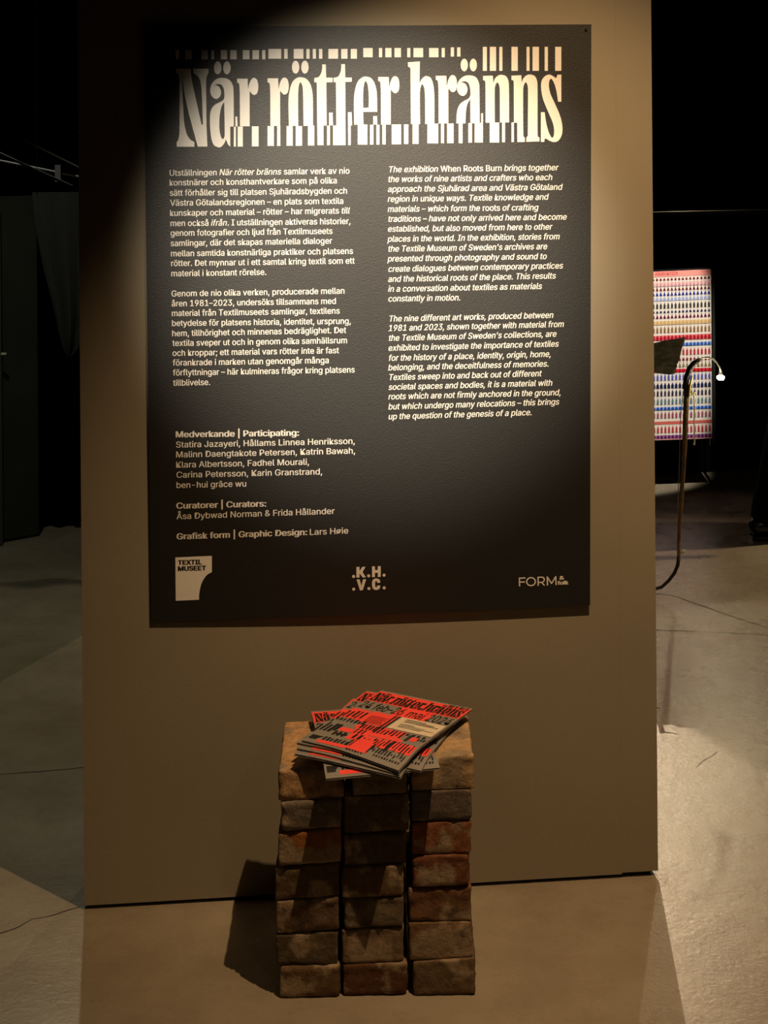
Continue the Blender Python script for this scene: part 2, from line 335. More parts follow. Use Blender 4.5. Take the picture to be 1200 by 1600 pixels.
# ---- display title, drawn letter by letter (s = smooth point)
s = 's'
def sh(pts, dx, dy): return [(p[0] + dx, p[1] + dy, *p[2:]) for p in pts]
Rr = [(828,472),(952,472),(957,600),(972,530,s),(998,478,s),(1030,463,s),(1065,492,s),(1077,570,s),(1064,638,s),(1030,663,s),(1000,648,s),(980,618),(975,640),(975,1030),(862,1030),(860,640),(855,550,s),(848,525),(828,518)]
TITLE = {   # x origin of the tracing: list of shapes, each shape a list of loops
260: [
 [[(110,355),(282,355),(300,500,s),(345,710,s),(412,1010),(428,1010),(418,700,s),(405,540,s),(378,455,s),(318,405),(315,355),(495,355),(492,405),(472,450,s),(465,530,s),(468,800,s),(470,1000,s),(480,1268),(367,1268),(330,1130,s),(250,830,s),(208,620,s),(192,495),(184,495),(190,650,s),(198,820,s),(208,980,s),(235,1110,s),(275,1180,s),(328,1215),(328,1270),(120,1270),(120,1215),(140,1185,s),(152,1100,s),(155,800,s),(152,500,s),(140,425,s),(112,405)]],
 [ellipse(601,345,43,76)], [ellipse(709,345,43,76)],
 [[(513,620,s),(530,535,s),(590,475,s),(660,463,s),(735,485,s),(778,550,s),(787,640,s),(790,1033),(748,1033),(748,1268),(722,1240,s),(697,1180),(680,1225,s),(645,1268,s),(605,1275,s),(550,1240,s),(520,1130,s),(510,960,s),(520,850,s),(560,785,s),(625,748,s),(668,720,s),(680,670,s),(672,590,s),(645,545,s),(605,534,s),(563,548),(612,562,s),(640,620,s),(628,680,s),(585,710,s),(538,685,s)],
  [(678,742),(645,800,s),(625,900,s),(620,1030,s),(630,1120,s),(655,1178,s),(678,1160,s),(683,1100,s),(680,900,s)]],
 [[(808,915),(830,915),(835,1030),(808,1030)]], [rect(790,1035,815,1268)], [rect(835,1033,895,1268)], [rect(1002,1030,1080,1265)],
 [Rr]],
400: [
 [sh(Rr,-693,-4)], [rect(135,1027,210,1260)], [rect(247,1022,285,1260)],
 [ellipse(464,337,43,76)], [ellipse(573,337,43,76)],
 [[(385,1025),(380,750,s),(392,620,s),(425,515,s),(480,463,s),(530,456,s),(590,475,s),(640,545,s),(665,680,s),(668,1022),(557,1025),(552,700,s),(545,565,s),(520,515,s),(500,565,s),(493,700,s),(495,1025)]],
 [rect(358,1027,430,1258)], [rect(465,1027,540,1258)], [rect(608,1020,683,1255)],
 [[(775,305),(818,305),(822,460),(898,462),(898,513),(824,515),(828,1020),(790,1022),(790,1252),(720,1252),(712,515),(683,515),(683,465),(735,450,s),(765,400,s),(775,345,s)]],
 [[(855,870),(898,870),(902,1020),(855,1018)]], [rect(832,1022,866,1252)],
 [[(1000,302),(1043,302),(1046,458),(1122,460),(1122,508),(1046,511),(1050,1252),(903,1252),(903,1020),(942,1020),(936,513),(910,513),(908,462),(960,448,s),(990,395,s),(998,345,s)]],
 [[(1077,865),(1120,865),(1127,1020),(1110,1020),(1110,1250),(1080,1250)]]],
540: [
 [[(100,1012),(97,750,s),(107,620,s),(140,510,s),(195,458,s),(240,448,s),(300,468,s),(345,540,s),(366,650,s),(370,860),(205,862),(210,1012)],
  [(205,815),(205,650,s),(215,545,s),(235,500,s),(258,545,s),(270,650,s),(270,812)]],
 [rect(142,1010,255,1245)], [[(322,912),(368,910),(370,1010),(325,1010)]], [rect(285,1012,325,1245)], [rect(360,1012,397,1245)],
 [sh(Rr,-447,-20)], [rect(430,1009,470,1243)], [rect(540,1008,650,1240)], [rect(683,1008,735,1238)]],
620: [
 [[(130,280),(270,270),(265,530),(285,485,s),(320,450,s),(355,442,s),(400,468,s),(430,560,s),(440,720,s),(440,1000),(332,1003),(330,700,s),(322,585,s),(298,538,s),(278,575,s),(270,650,s),(272,1005),(165,1003),(160,352),(150,340),(130,330)]],
 [rect(185,1000,255,1237)], [rect(358,999,485,1230)],
 [sh(Rr,-372,-33)], [rect(517,996,553,1228)], [rect(590,997,665,1228)], [rect(725,996,770,1228)], [rect(838,993,880,1222)], [rect(912,990,1008,1220)],
 [ellipse(790,312,42,74)], [ellipse(896,312,42,74)],
 [[(705,590,s),(722,505,s),(782,447,s),(852,433,s),(925,455,s),(962,525,s),(968,620,s),(970,995),(862,995),(860,708),(825,775,s),(810,860,s),(803,997),(697,997),(705,860,s),(735,778,s),(785,735,s),(840,705,s),(862,660,s),(857,580,s),(838,525,s),(797,502,s),(750,515),(800,530,s),(827,585,s),(815,645,s),(775,675,s),(728,650,s)]],
 [rect(988,878,1010,990)]],
740: [
 [[(110,440),(225,437),(230,530),(248,475,s),(285,437,s),(330,427,s),(385,450,s),(412,530,s),(415,985),(308,985),(306,600,s),(298,545,s),(277,517,s),(256,545,s),(247,600,s),(248,988),(140,988),(138,530,s),(132,495),(110,490)]],
 [rect(188,986,300,1220)], [rect(333,983,368,1217)], [rect(443,985,472,1215)],
 [[(443,437),(558,432),(563,523),(580,472,s),(620,433,s),(665,424,s),(720,447,s),(747,530,s),(750,1140,s),(772,1165),(772,1207),(618,1212),(618,1165),(635,1140),(637,600,s),(630,545,s),(610,514,s),(590,545,s),(580,600,s),(582,1140,s),(600,1165),(600,1213),(512,1215),(510,988),(472,988),(470,530,s),(465,492),(443,487)]],
 [[(1027,425),(1027,742),(990,742),(970,620,s),(945,530,s),(912,475,s),(888,495,s),(882,560,s),(900,650,s),(950,760,s),(1010,900,s),(1038,1020,s),(1035,1120,s),(1000,1190,s),(950,1215,s),(890,1200,s),(850,1175,s),(830,1180),(828,1213),(788,1213),(788,865),(832,865),(850,990,s),(880,1100,s),(915,1163,s),(938,1140,s),(942,1060,s),(920,970,s),(860,830,s),(810,700,s),(790,570,s),(800,490,s),(840,440,s),(890,425,s),(935,445,s),(965,465,s),(982,425)]]],
}
BARS = [(260,138,245,[(110,150),(222,297),(410,485),(525,560),(637,710),(748,823),(895,973),(1008,1085),(1122,1160)]),
        (400,124,238,[(145,295),(330,370),(442,555),(590,628),(665,702),(738,777),(848,962),(998,1072),(1110,1182)]),
        (540,113,221,[(207,317),(390,428),(465,537),(573,648),(722,758),(795,908),(978,1088),(1125,1162)]),
        (620,105,213,[(632,670),(706,745)]),
        (740,99,380,[(108,155),(190,263),(300,337),(443,517),(620,655),(690,765),(832,870),(955,1027)])]
shapes = []                                          # in photo pixels
for x0, lst in TITLE.items():
    for loops in lst:
        V, Fc = fill([smooth_path(lp) for lp in loops])
        shapes.append(([(x0 + x / 7.5, 60 + y / 7.5) for x, y in V], Fc))
bars = []
for x0, y0, y1, lst in BARS:
    for a, b in lst:
        k = -(a - 600) / 1200 * .35
        bars.append(([(x0 + x / 7.5, 60 + y / 7.5) for x, y in rect(a, y0, b, y1)], [(0, 1, 2, 3)]))
bm = bmesh.new()
for shp in shapes + bars: add_shape(bm, shp, to_poster())
tag(mesh_obj('title_lettering', bm, M['white'], poster), 'pale condensed serif title reading När rötter bränns above cut-off bars', None)
# uv version of the title for the magazines (0..1, 0..1)
t_uv = []
cs = [inv(275, 73), inv(878, 70), inv(880, 221), inv(275, 230)]
u0, u1 = cs[0][0], cs[1][0]; v0, v1 = cs[0][1], cs[3][1]
for V, Fc in shapes + bars[-8:]:
    t_uv.append(([((inv(x, y)[0] - u0) / (u1 - u0), (inv(x, y)[1] - v0) / (v1 - v0)) for x, y in V], Fc))

def it(body, *words):
    r = set()
    for wd in words:
        i = body.index(wd); r |= set(range(i, i + len(wd)))
    return r
def para(name, ox, oy, lines, k=3.75, allital=False, label=None):
    bm = bmesh.new()
    for ln in lines:
        body, xa, xb, ya, yb = ln[:5]; opt = ln[5] if len(ln) > 5 else ()
        bold = .012 if 'B' in opt else .004
        ital = None
        if allital: ital = set(range(len(body))) - (it(body, *[o for o in opt if o != 'B']) if opt else set())
        elif [o for o in opt if o != 'B']: ital = it(body, *[o for o in opt if o != 'B'])
        text_line(bm, body, ox + xa / k, oy + ya / k, ox + xb / k, oy + yb / k, 9.4, bold, ital)
    o = mesh_obj(name, bm, M['white'], poster)
    if label: o['label'] = label
    return o
para('paragraph', 250, 250, [
 ('Utställningen När rötter bränns samlar verk av nio',57,1110,93,80,('När rötter bränns',)),
 ('konstnärer och konsthantverkare som på olika',57,1035,150,137),
 ('sätt förhåller sig till platsen Sjuhäradsbygden och',58,1095,210,197),
 ('Västra Götalandsregionen – en plats som textila',60,1073,268,257),
 ('kunskaper och material – rötter – har migrerats till',60,1112,328,313,('till',)),
 ('men också ifrån. I utställningen aktiveras historier,',62,1115,388,375,('ifrån',)),
 ('genom fotografier och ljud från Textilmuseets',63,1010,445,433),
 ('samlingar, där det skapas materiella dialoger',63,1008,505,490),
 ('mellan samtida konstnärliga praktiker och platsens',65,1130,565,550),
 ('rötter. Det mynnar ut i ett samtal kring textil som ett',66,1140,622,607),
 ('material i konstant rörelse.',67,622,682,673)], label='upper left block of Swedish text')
para('paragraph', 250, 430, [
 ('Genom de nio olika verken, producerade mellan',68,1080,125,108),
 ('åren 1981–2023, undersöks tillsammans med',69,1030,183,168),
 ('material från Textilmuseets samlingar, textilens',70,1052,240,225),
 ('betydelse för platsens historia, identitet, ursprung,',71,1117,298,285),
 ('hem, tillhörighet och minnenas bedräglighet. Det',72,1090,358,338),
 ('textila sveper ut och in genom olika samhällsrum',73,1095,415,398),
 ('och kroppar; ett material vars rötter inte är fast',74,1048,473,457),
 ('förankrade i marken utan genomgår många',75,988,530,515),
 ('förflyttningar – här kulmineras frågor kring platsens',76,1140,588,570),
 ('tillblivelse.',77,293,648,643)], label='lower left block of Swedish text')
para('paragraph', 590, 240, [
 ('The exhibition When Roots Burn brings together',65,1058,110,98,('When Roots Burn',)),
 ('the works of nine artists and crafters who each',62,1022,167,155),
 ('approach the Sjuhärad area and Västra Götaland',62,1080,225,212),
 ('region in unique ways. Textile knowledge and',62,998,283,270),
 ('materials – which form the roots of crafting',62,940,342,332,('roots',)),
 ('traditions – have not only arrived here and become',62,1107,400,387),
 ('established, but also moved from here to other',62,1022,458,445),
 ('places in the world. In the exhibition, stories from',62,1065,517,502),
 ("the Textile Museum of Sweden's archives are",62,993,575,560),
 ('presented through photography and sound to',62,990,633,618),
 ('create dialogues between contemporary practices',64,1085,693,673),
 ('and the historical roots of the place. This results',64,1043,752,732),
 ('in a conversation about textiles as materials',64,962,810,793),
 ('constantly in motion.',64,485,867,860)], allital=True, label='upper right block of italic English text')
para('paragraph', 590, 470, [
 ('The nine different art works, produced between',67,1028,122,100),
 ('1981 and 2023, shown together with material from',67,1090,177,153),
 ("the Textile Museum of Sweden's collections, are",65,1047,235,210),
 ('exhibited to investigate the importance of textiles',65,1060,293,268),
 ('for the history of a place, identity, origin, home,',65,1015,352,328),
 ('belonging, and the deceitfulness of memories.',65,1002,408,385),
 ('Textiles sweep into and back out of different',66,960,465,442),
 ('societal spaces and bodies, it is a material with',66,1022,522,497),
 ('roots which are not firmly anchored in the ground,',66,1073,578,553),
 ('but which undergo many relocations – this brings',66,1063,637,608),
 ('up the question of the genesis of a place.',66,903,695,670)], allital=True, label='lower right block of italic English text')
para('paragraph', 260, 650, [
 ('Medverkande | Participating:',57,775,125,115,('B',)),
 ('Statira Jazayeri, Hållams Linnea Henriksson,',57,1103,185,163),
 ('Malinn Daengtakote Petersen, Katrin Bawah,',58,1105,243,220),
 ('Klara Albertsson, Fadhel Mourali,',58,835,303,285),
 ('Carina Petersson, Karin Granstrand,',60,912,362,342),
 ('ben-hui grâce wu',60,467,422,413)], label='list of participants under a bold heading')
para('paragraph', 260, 650, [
 ('Curatorer | Curators:',60,583,543,530,('B',)),
 ('Åsa Dybwad Norman & Frida Hållander',60,985,605,573)], label='two curators under a bold heading')
para('paragraph', 260, 650, [
 ('Grafisk form | Graphic Design:',62,823,723,697,('B',)),
 ('Lars Høie',841,1065,697,688)], label='single line crediting the graphic design')
# logos
g = to_poster()
def px_shape(bm, loops, ox, oy, k, fn=g): 
    V, Fc = fill([smooth_path(lp) for lp in loops]); add_shape(bm, ([(ox + x / k, oy + y / k) for x, y in V], Fc), fn)
bm = bmesh.new()
px_shape(bm, [[(105,157),(533,138),(533,328),(470,368,s),(412,460,s),(385,580,s),(382,652),(110,665)]], 260, 850, 7.5)
lg = mesh_obj('museum_logo', bm, M['white'], poster); lg['label'] = 'white block logo with a scooped lower right corner'
bm = bmesh.new()
text_line(bm, 'TEXTIL', 260+140/7.5, 850+240/7.5, 260+412/7.5, 850+232/7.5, 6.9, .014, None, .0012)
text_line(bm, 'MUSEET', 260+140/7.5, 850+312/7.5, 260+463/7.5, 850+302/7.5, 6.9, .014, None, .0012)
mesh_obj('logo_lettering', bm, M['ink'], lg)
bm = bmesh.new(); O = (530, 870, 12)
px_shape(bm, [[(322,190),(380,188),(380,268),(430,190),(492,185),(436,285),(500,383),(438,386),(380,305),(380,386),(322,390)]], *O)
px_shape(bm, [[(615,180),(670,179),(670,248),(722,246),(722,176),(778,174),(778,374),(722,377),(722,298),(670,300),(670,379),(615,381)]], *O)
px_shape(bm, [[(325,425),(382,422),(415,545),(447,420),(505,418),(442,625),(390,628)]], *O)
px_shape(bm, [[(770,485),(712,487),(706,462,s),(692,455,s),(676,466,s),(673,512,s),(676,555,s),(692,568,s),(708,558,s),(712,538),(770,535),(762,585,s),(730,612,s),(692,620,s),(650,610,s),(622,575,s),(615,512,s),(622,450,s),(650,415,s),(692,405,s),(735,414,s),(762,440,s)]], *O)
for cx, cy in ((270,367),(552,355),(840,343),(271,605),(557,594),(843,581)): px_shape(bm, [ellipse(cx, cy, 29, 29, 12)], *O)
mesh_obj('letter_logo', bm, M['white'], poster)['label'] = 'bold white dotted letters K H over V C'
bm = bmesh.new(); O = (790, 880, 10)
px_shape(bm, [[(206,224),(310,219),(310,237),(226,241),(226,286),(300,283),(300,300),(226,303),(228,360),(208,361)]], *O)
px_shape(bm, [ellipse(396,287,77,71,40), ellipse(396,287,58,53,40)], *O)
px_shape(bm, [[(497,212),(560,208,s),(600,220,s),(613,255,s),(600,288,s),(578,300),(617,347),(594,348),(558,305),(517,307),(518,351),(499,352)], [(516,229),(556,226,s),(585,235,s),(594,257,s),(584,282,s),(556,289,s),(516,290)]], *O)
px_shape(bm, [[(640,206),(655,205),(718,300),(775,201),(791,200),(797,340),(778,341),(774,240),(724,322),(712,322),(660,246),(663,345),(643,346)]], *O)
text_line(bm, '&', 874.5, 905.7, 881.0, 905.4, 5.6, .03)
text_line(bm, 'folk', 871.3, 913.6, 887.8, 912.8, 5.8, .02)
mesh_obj('thin_logo', bm, M['white'], poster)['label'] = 'thin white lettering FORM & folk at lower right'
bm = bmesh.new(); u, v = inv(915.5, 47)
r_ = bmesh.ops.create_cone(bm, cap_ends=True, segments=12, radius1=.0035, radius2=.0025, depth=.002,
    matrix=Matrix.Translation(S(u, v, .0012)) @ N.to_track_quat('Z', 'Y').to_matrix().to_4x4())
mesh_obj('screw', bm, M['screw'], poster)

# ------------------------------------------------------------------ brick pile
#  x0, x1, top-left y, top-right y, bottom-left y, bottom-right y (photo px), front offset mm, colour
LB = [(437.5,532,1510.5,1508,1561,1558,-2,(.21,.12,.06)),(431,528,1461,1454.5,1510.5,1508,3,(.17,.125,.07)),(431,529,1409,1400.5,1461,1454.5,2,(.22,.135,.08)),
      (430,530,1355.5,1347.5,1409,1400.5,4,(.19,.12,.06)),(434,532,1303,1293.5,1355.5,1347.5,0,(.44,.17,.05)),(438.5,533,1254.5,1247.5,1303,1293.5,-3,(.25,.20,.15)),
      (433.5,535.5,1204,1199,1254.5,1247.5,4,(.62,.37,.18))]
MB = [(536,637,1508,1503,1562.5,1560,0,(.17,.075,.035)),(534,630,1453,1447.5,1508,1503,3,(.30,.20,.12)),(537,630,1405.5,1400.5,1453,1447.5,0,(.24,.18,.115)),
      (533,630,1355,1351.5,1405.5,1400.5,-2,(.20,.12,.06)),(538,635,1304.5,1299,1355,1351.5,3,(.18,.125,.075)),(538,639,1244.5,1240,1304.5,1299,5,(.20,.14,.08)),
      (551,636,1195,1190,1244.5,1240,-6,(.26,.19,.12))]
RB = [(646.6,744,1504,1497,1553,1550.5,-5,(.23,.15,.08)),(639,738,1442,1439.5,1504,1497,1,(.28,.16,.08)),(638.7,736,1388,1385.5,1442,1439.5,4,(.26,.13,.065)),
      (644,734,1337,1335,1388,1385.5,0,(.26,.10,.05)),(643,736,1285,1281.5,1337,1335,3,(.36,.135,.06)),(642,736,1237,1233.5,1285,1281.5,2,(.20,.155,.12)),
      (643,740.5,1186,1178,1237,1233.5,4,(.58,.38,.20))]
ORD = ['lowest', 'second from the floor', 'third from the floor', 'fourth from the floor', 'third from the top', 'second from the top', 'top']
LOOK = {('left',0):'brown brick with an orange-stained corner',('left',1):'dull brown brick with a chipped lower corner',('left',2):'brown brick with a grey smear',
 ('left',3):'plain yellowish-brown brick',('left',4):'brown brick with a bright orange left end',('left',5):'greyish brick with a pale left half',('left',6):'pale tan brick with a reddish chipped hollow',
 ('middle',0):'dark reddish-brown brick',('middle',1):'pale buff brick with a short vertical crack',('middle',2):'greyish buff brick',('middle',3):'plain dark brown brick',
 ('middle',4):'dark sooty brown brick',('middle',5):'large plain brown brick',('middle',6):'brown brick half under the magazines',
 ('right',0):'brown brick shifted outward',('right',1):'rough brown brick with an orange tinge',('right',2):'smooth brown brick with rounded lower corners',('right',3):'red-brown brick with pale mortar spots',
 ('right',4):'smooth reddish brick',('right',5):'grey-brown brick with an orange lower corner',('right',6):'pale tan brick with a crumbling right end'}
rng = random.Random(7)
def brick(col, row, d):
    x0, x1, tl, tr, bl, br, off, colr = d
    Yf = 2.807 + (x0 + x1 - 874) / 2 / 308 * .010 + off * .001
    P = [ony(x0, bl, Yf), ony(x1, br, Yf), ony(x1, tr, Yf), ony(x0, tl, Yf)]
    if row == 0: P[0].z = P[1].z = 0.0
    D = .248 + rng.uniform(-.006, .004)
    gap = .0006
    cx = sum(p.x for p in P) / 4; cz = (P[0].z + P[1].z) / 2
    org = Vector((cx, Yf + D / 2, cz))
    bm = bmesh.new(); bmesh.ops.create_cube(bm, size=2)
    bmesh.ops.subdivide_edges(bm, edges=bm.edges[:], cuts=13, use_grid_fill=True)
    sd = Vector((rng.uniform(0, 90), rng.uniform(0, 90), rng.uniform(0, 90)))
    hx = (P[1].x - P[0].x) / 2; hz = (P[3].z - P[0].z) / 2; hy = D / 2
    yaw = rng.uniform(-.012, .012)
    for v in bm.verts:
        q = Vector([math.sin(c * math.pi / 2) for c in v.co])
        p = Vector((q.x * hx, q.y * hy, q.z * hz))
        n1 = noise.noise(p * 26 + sd); n2 = noise.noise(p * 75 + sd); n3 = noise.noise(p * 11 + sd * 2)
        r = .0042 + .006 * max(0, n1) + .008 * max(0, n3)
        r = min(r, hz * .8)
        inner = Vector((max(-hx + r, min(hx - r, p.x)), max(-hy + r, min(hy - r, p.y)), max(-hz + r, min(hz - r, p.z))))
        dd = p - inner
        if dd.length > 1e-6:
            dn = dd.normalized(); p = inner + dn * r
            amp = .0018 * n2 + .0014 * n1
            if row == 6 and p.y > hy * .3 and abs(p.x) > hx * .3: pass
            horiz = 1 - abs(dn.z) ** 2
            if abs(dn.z) > .9: amp = -abs(amp)
            p += Vector((dn.x, dn.y, dn.z)) * amp * (.5 + horiz)
        a = (p.x / hx + 1) / 2; c = (p.z / hz + 1) / 2
        zb = P[0].z * (1 - a) + P[1].z * a + gap; zt = P[3].z * (1 - a) + P[2].z * a - gap
        xx = P[0].x + (P[1].x - P[0].x) * a
        v.co = Vector((xx - cx + yaw * p.y, p.y, zb + (zt - zb) * c - cz))
    me_o = mesh_obj('brick', bm, M['brick'], smooth=True)
    me_o.location = org; kk = .92 if row == 6 else .74  # top row lighter, lower rows darker: stronger light on top painted in
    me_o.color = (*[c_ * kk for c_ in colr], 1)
    tag(me_o, '%s, %s in the %s column' % (LOOK[(col, row)], ORD[row], col), 'brick', 'old bricks in the pile under the poster')
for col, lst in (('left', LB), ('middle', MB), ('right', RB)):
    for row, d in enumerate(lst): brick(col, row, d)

# ------------------------------------------------------------------ magazines
def hfield(y): return -.22 * max(0.0, 2.80 - y) if y < 2.80 else 0.0
def hs(y):                                             # smoothed bend over the front edge of the pile
    return sum(hfield(y + k * .008) for k in (-2, -1, 0, 1, 2)) / 5
MW, MH = .2163, .3059
rb = random.Random(3)
stripes = []; reds = []; blacks = []
def R_(x0, y0, x1, y1): reds.append((x0, y0, x1, y1))
R_(0,.022,1,.208); R_(.40,.208,.755,.362)
R_(.0,.37,.20,.40); R_(.0,.40,.50,.545); R_(.22,.36,.50,.56)
R_(.25,.60,.45,.66); R_(.16,.69,.29,.75); R_(.29,.57,.47,.74); R_(.45,.575,.75,.69); R_(.46,.69,.80,.73); R_(.84,.62,.905,.68)
R_(.31,.74,.44,.84); R_(.42,.74,.62,.83); R_(.42,.83,.635,.96); R_(.125,.935,.42,.975); R_(.62,.74,.74,.86); R_(.77,.74,.98,.85)
def bl(u0, u1, v0, v1, n, w=.45, jit=.0):
    n = max(2, round(n * .68)); w *= 1.05; p = (u1 - u0) / n
    for k in range(n):
        ww = p * w * rb.uniform(.7, 1.25); x = u0 + k * p
        blacks.append((x, v0 + rb.choice((0, 0, jit)), min(x + ww, 1), v1 - rb.choice((0, 0, jit))))
bl(.01,.22,.405,.535,8,.5,.02); bl(.455,.525,.36,.60,3,.55); bl(.0,.31,.54,.60,12,.5,.02)
bl(.0,.16,.66,.80,6,.7,.03); bl(.16,.30,.76,.83,5,.5); bl(.30,.47,.58,.655,7,.5); bl(.31,.43,.665,.74,4,.4,.02)
bl(.46,.76,.58,.675,12,.5,.02); bl(.76,.98,.585,.615,6,.5); bl(.80,.84,.60,.70,2,.6); bl(.91,.99,.625,.66,4,.5)
bl(.36,.62,.75,.82,8,.45,.03); bl(.60,.98,.735,.86,18,.4,.03); bl(.40,.46,.83,.93,3,.5)
bl(.15,.42,.875,.93,11,.5,.01); bl(.635,.98,.865,.92,17,.5,.02); bl(.44,.62,.962,.978,9,.5); bl(.70,.97,.935,.955,14,.5)
bl(.80,1,.02,.0,0) if 0 else None
blacks.append((.735,.73,.77,.88)); blacks.append((.62,.83,.635,.95)); blacks.append((.16,.79,.30,.81))
for k in range(8):                                     # small printed paragraph on the red block
    v = .43 + k * .0165; blacks.append((.25, v, .25 + rb.uniform(.17, .205), v + .0045))
# (lines of fine print on the cream label)
fine = [(.07+.525,.385,.80,.394),(.595,.405,.90,.414),(.595,.425,.95,.434),(.595,.465,.74,.471),(.595,.482,.86,.488),(.595,.499,.96,.505),(.595,.516,.84,.522)]
logo_dark = [[(.02,.945),(.02,.885),(.14,.885),(.12,.90),(.10,.925),(.095,.945)]]
date = []
for body, a, b in (('24 feb–2', .02, .42), ('6 maj', .43, .70), ('2024', .74, .98)):
    V, Fc = text_shape(body, .02, None)
    date.append(([(a + (b - a) * x, .34 - y * .115 / CAP) for x, y in V], Fc))
def cover_mesh(loc_fn, off_red, off_ink):
    def cut(bm):
        for ax, n in ((0, 12), (1, 16)):
            for i in range(1, n):
                co_ = Vector((i / n if ax == 0 else 0, i / n if ax else 0, 0)); no = Vector((1, 0, 0)) if ax == 0 else Vector((0, 1, 0))
                bmesh.ops.bisect_plane(bm, geom=bm.verts[:] + bm.edges[:] + bm.faces[:], plane_co=co_, plane_no=no, dist=1e-5)
    out = []
    for which, off in (('red', off_red), ('ink', off_ink), ('cream', .0010), ('fine', .0013)):
        bm = bmesh.new(); Id = lambda x, y: Vector((x, y, 0))
        if which == 'red':
            for k, q in enumerate(reds): add_shape(bm, (rect(*q), [(0, 1, 2, 3)]), lambda x, y: Vector((x, y, k * .00001)))
        elif which == 'ink':
            for k, q in enumerate(blacks): add_shape(bm, (rect(*q), [(0, 1, 2, 3)]), lambda x, y: Vector((x, y, k % 25 * .00001)))
            for e in (-.0012, .0012):
                for V, Fc in t_uv: add_shape(bm, ([(.02 + .955 * x + e, .012 + .185 * y) for x, y in V], Fc), lambda x, y: Vector((x, y, .00005 + e * .01)))
            for e in (-.001, .001):
                for shp in date: add_shape(bm, shp, lambda x, y: Vector((x + e, y, .0001 + e * .01)))
            for lp in logo_dark: add_shape(bm, fill([lp]), Id)
        elif which == 'cream': add_shape(bm, (rect(.525,.362,.985,.565), [(0, 1, 2, 3)]), Id)
        else:
            for q in fine: add_shape(bm, (rect(*q), [(0, 1, 2, 3)]), Id)
        cut(bm)
        k = 0
        for v in bm.verts: v.co = loc_fn(min(max(v.co.x, .002), .998), min(max(v.co.y, .002), .998), off + v.co.z)
        out.append(bm)
    return out
mag_pose = [  # centre x, y, angle, label
 (-.0320, 2.9095, 8.0, 'lowest magazine, turned so its lower left corner pokes over the front brick edge'),
 (.0112, 2.9383, -20, 'second lowest magazine, its lower right corner fanned out over the front'),
 (-.0260, 2.9140, -20.5, 'third magazine from the bottom, its left corner reaching farthest left'),
 (-.0160, 2.9180, -24.5, 'third magazine from the top, mostly covered, left edge showing a dark corner'),
 (-.0146, 2.9307, -26.0, 'second magazine from the top, its title showing behind the left of the top one'),
 (.0019, 2.9189, -30.3, 'topmost red and grey magazine with the cream printed label in full view')]
for k, (cx, cy, ang, lab) in enumerate(mag_pose):
    a = math.radians(ang); z0 = .4585 + .0042 * k; th = .0032
    def loc(u, v, off, a=a, cx=cx, cy=cy, z0=z0):
        lx = (u - .5) * MW; ly = (.5 - v) * MH
        x = cx + lx * math.cos(a) - ly * math.sin(a); y = cy + lx * math.sin(a) + ly * math.cos(a)
        return Vector((x, y, z0 + hs(y) + off))
    root = empty('magazine', loc(.5, .5, -.0032)); tag(root, lab, 'magazine', 'exhibition magazines on the brick pile')
    def slab(name, m, o0, o1, ins=0):
        bm = bmesh.new(); n, q = 12, 16
        G = lambda off, e: [[bm.verts.new(loc(min(max(i / n, e), 1 - e), min(max(j / q, e), 1 - e), off)) for i in range(n + 1)] for j in range(q + 1)]
        t_, b_ = G(o1, ins), G(o0, ins)
        for j in range(q):
            for i in range(n):
                bm.faces.new((t_[j][i], t_[j + 1][i], t_[j + 1][i + 1], t_[j][i + 1])); bm.faces.new((b_[j][i], b_[j][i + 1], b_[j + 1][i + 1], b_[j + 1][i]))
        for i in range(n):
            bm.faces.new((t_[0][i], t_[0][i + 1], b_[0][i + 1], b_[0][i])); bm.faces.new((t_[q][i + 1], t_[q][i], b_[q][i], b_[q][i + 1]))
        for j in range(q):
            bm.faces.new((t_[j + 1][0], t_[j][0], b_[j][0], b_[j + 1][0])); bm.faces.new((t_[j][n], t_[j + 1][n], b_[j + 1][n], b_[j][n]))
        return mesh_obj(name, bm, m, root)
    slab('pages', M['paper'], -th, -.0006, .006)
    cv = slab('front_cover', M['grey'], -.0005, 0); slab('back_cover', M['grey'], -th - .0005, -th - .0001)
    br_, bi, bc, bf = cover_mesh(loc, .00025, .0006)
    mesh_obj('red_print', br_, M['red'], cv); mesh_obj('black_print', bi, M['ink'], cv)
    mesh_obj('cream_label', bc, M['cream'], cv); mesh_obj('label_lines', bf, M['ink'], cv)

# ------------------------------------------------------------------ hanging textile print behind, lit by its own spot
bA, bB = Vector((1.02, 7.02, 0)), Vector((1.62, 7.10, 0)); bU = (bB - bA).normalized(); bN = Vector((bU.y, -bU.x, 0))
def onban(px, py, off=0):
    d = ray(px, py); o = bA + bN * off; t = o.dot(bN) / Vector((d.x, d.y, 0)).dot(bN)
    return Vector((0, 0, H)) + d * t
XR = lambda y: 1111 + (y - 420.5) * 1.7 / 264
root = empty('textile_banner', onban(1040, 687)); tag(root, 'brightly lit cream textile print with rows of coloured bottle shapes, hanging beside the panel', 'banner')
def bp(u, y, off=0):       # u: px left of the right edge, y: row height at the right edge
    x = XR(y) - u; sl = .045 - (y - 420) / 264 * .008
    return onban(x, y + u * sl, off)
bm = bmesh.new()
for o in (0, -.012):
    pass
vsf = [bm.verts.new(bp(u, y, o)) for o in (0, -.012) for (u, y) in ((150, 420.5), (0, 420.5), (0, 684.7), (150, 684.7))]
for f in ((0, 3, 2, 1), (4, 5, 6, 7), (0, 1, 5, 4), (1, 2, 6, 5), (2, 3, 7, 6), (3, 0, 4, 7)): bm.faces.new([vsf[i] for i in f])
mesh_obj('cloth', bm, mat('cream_textile', (.78, .70, .62), .9, spec=.1), root)
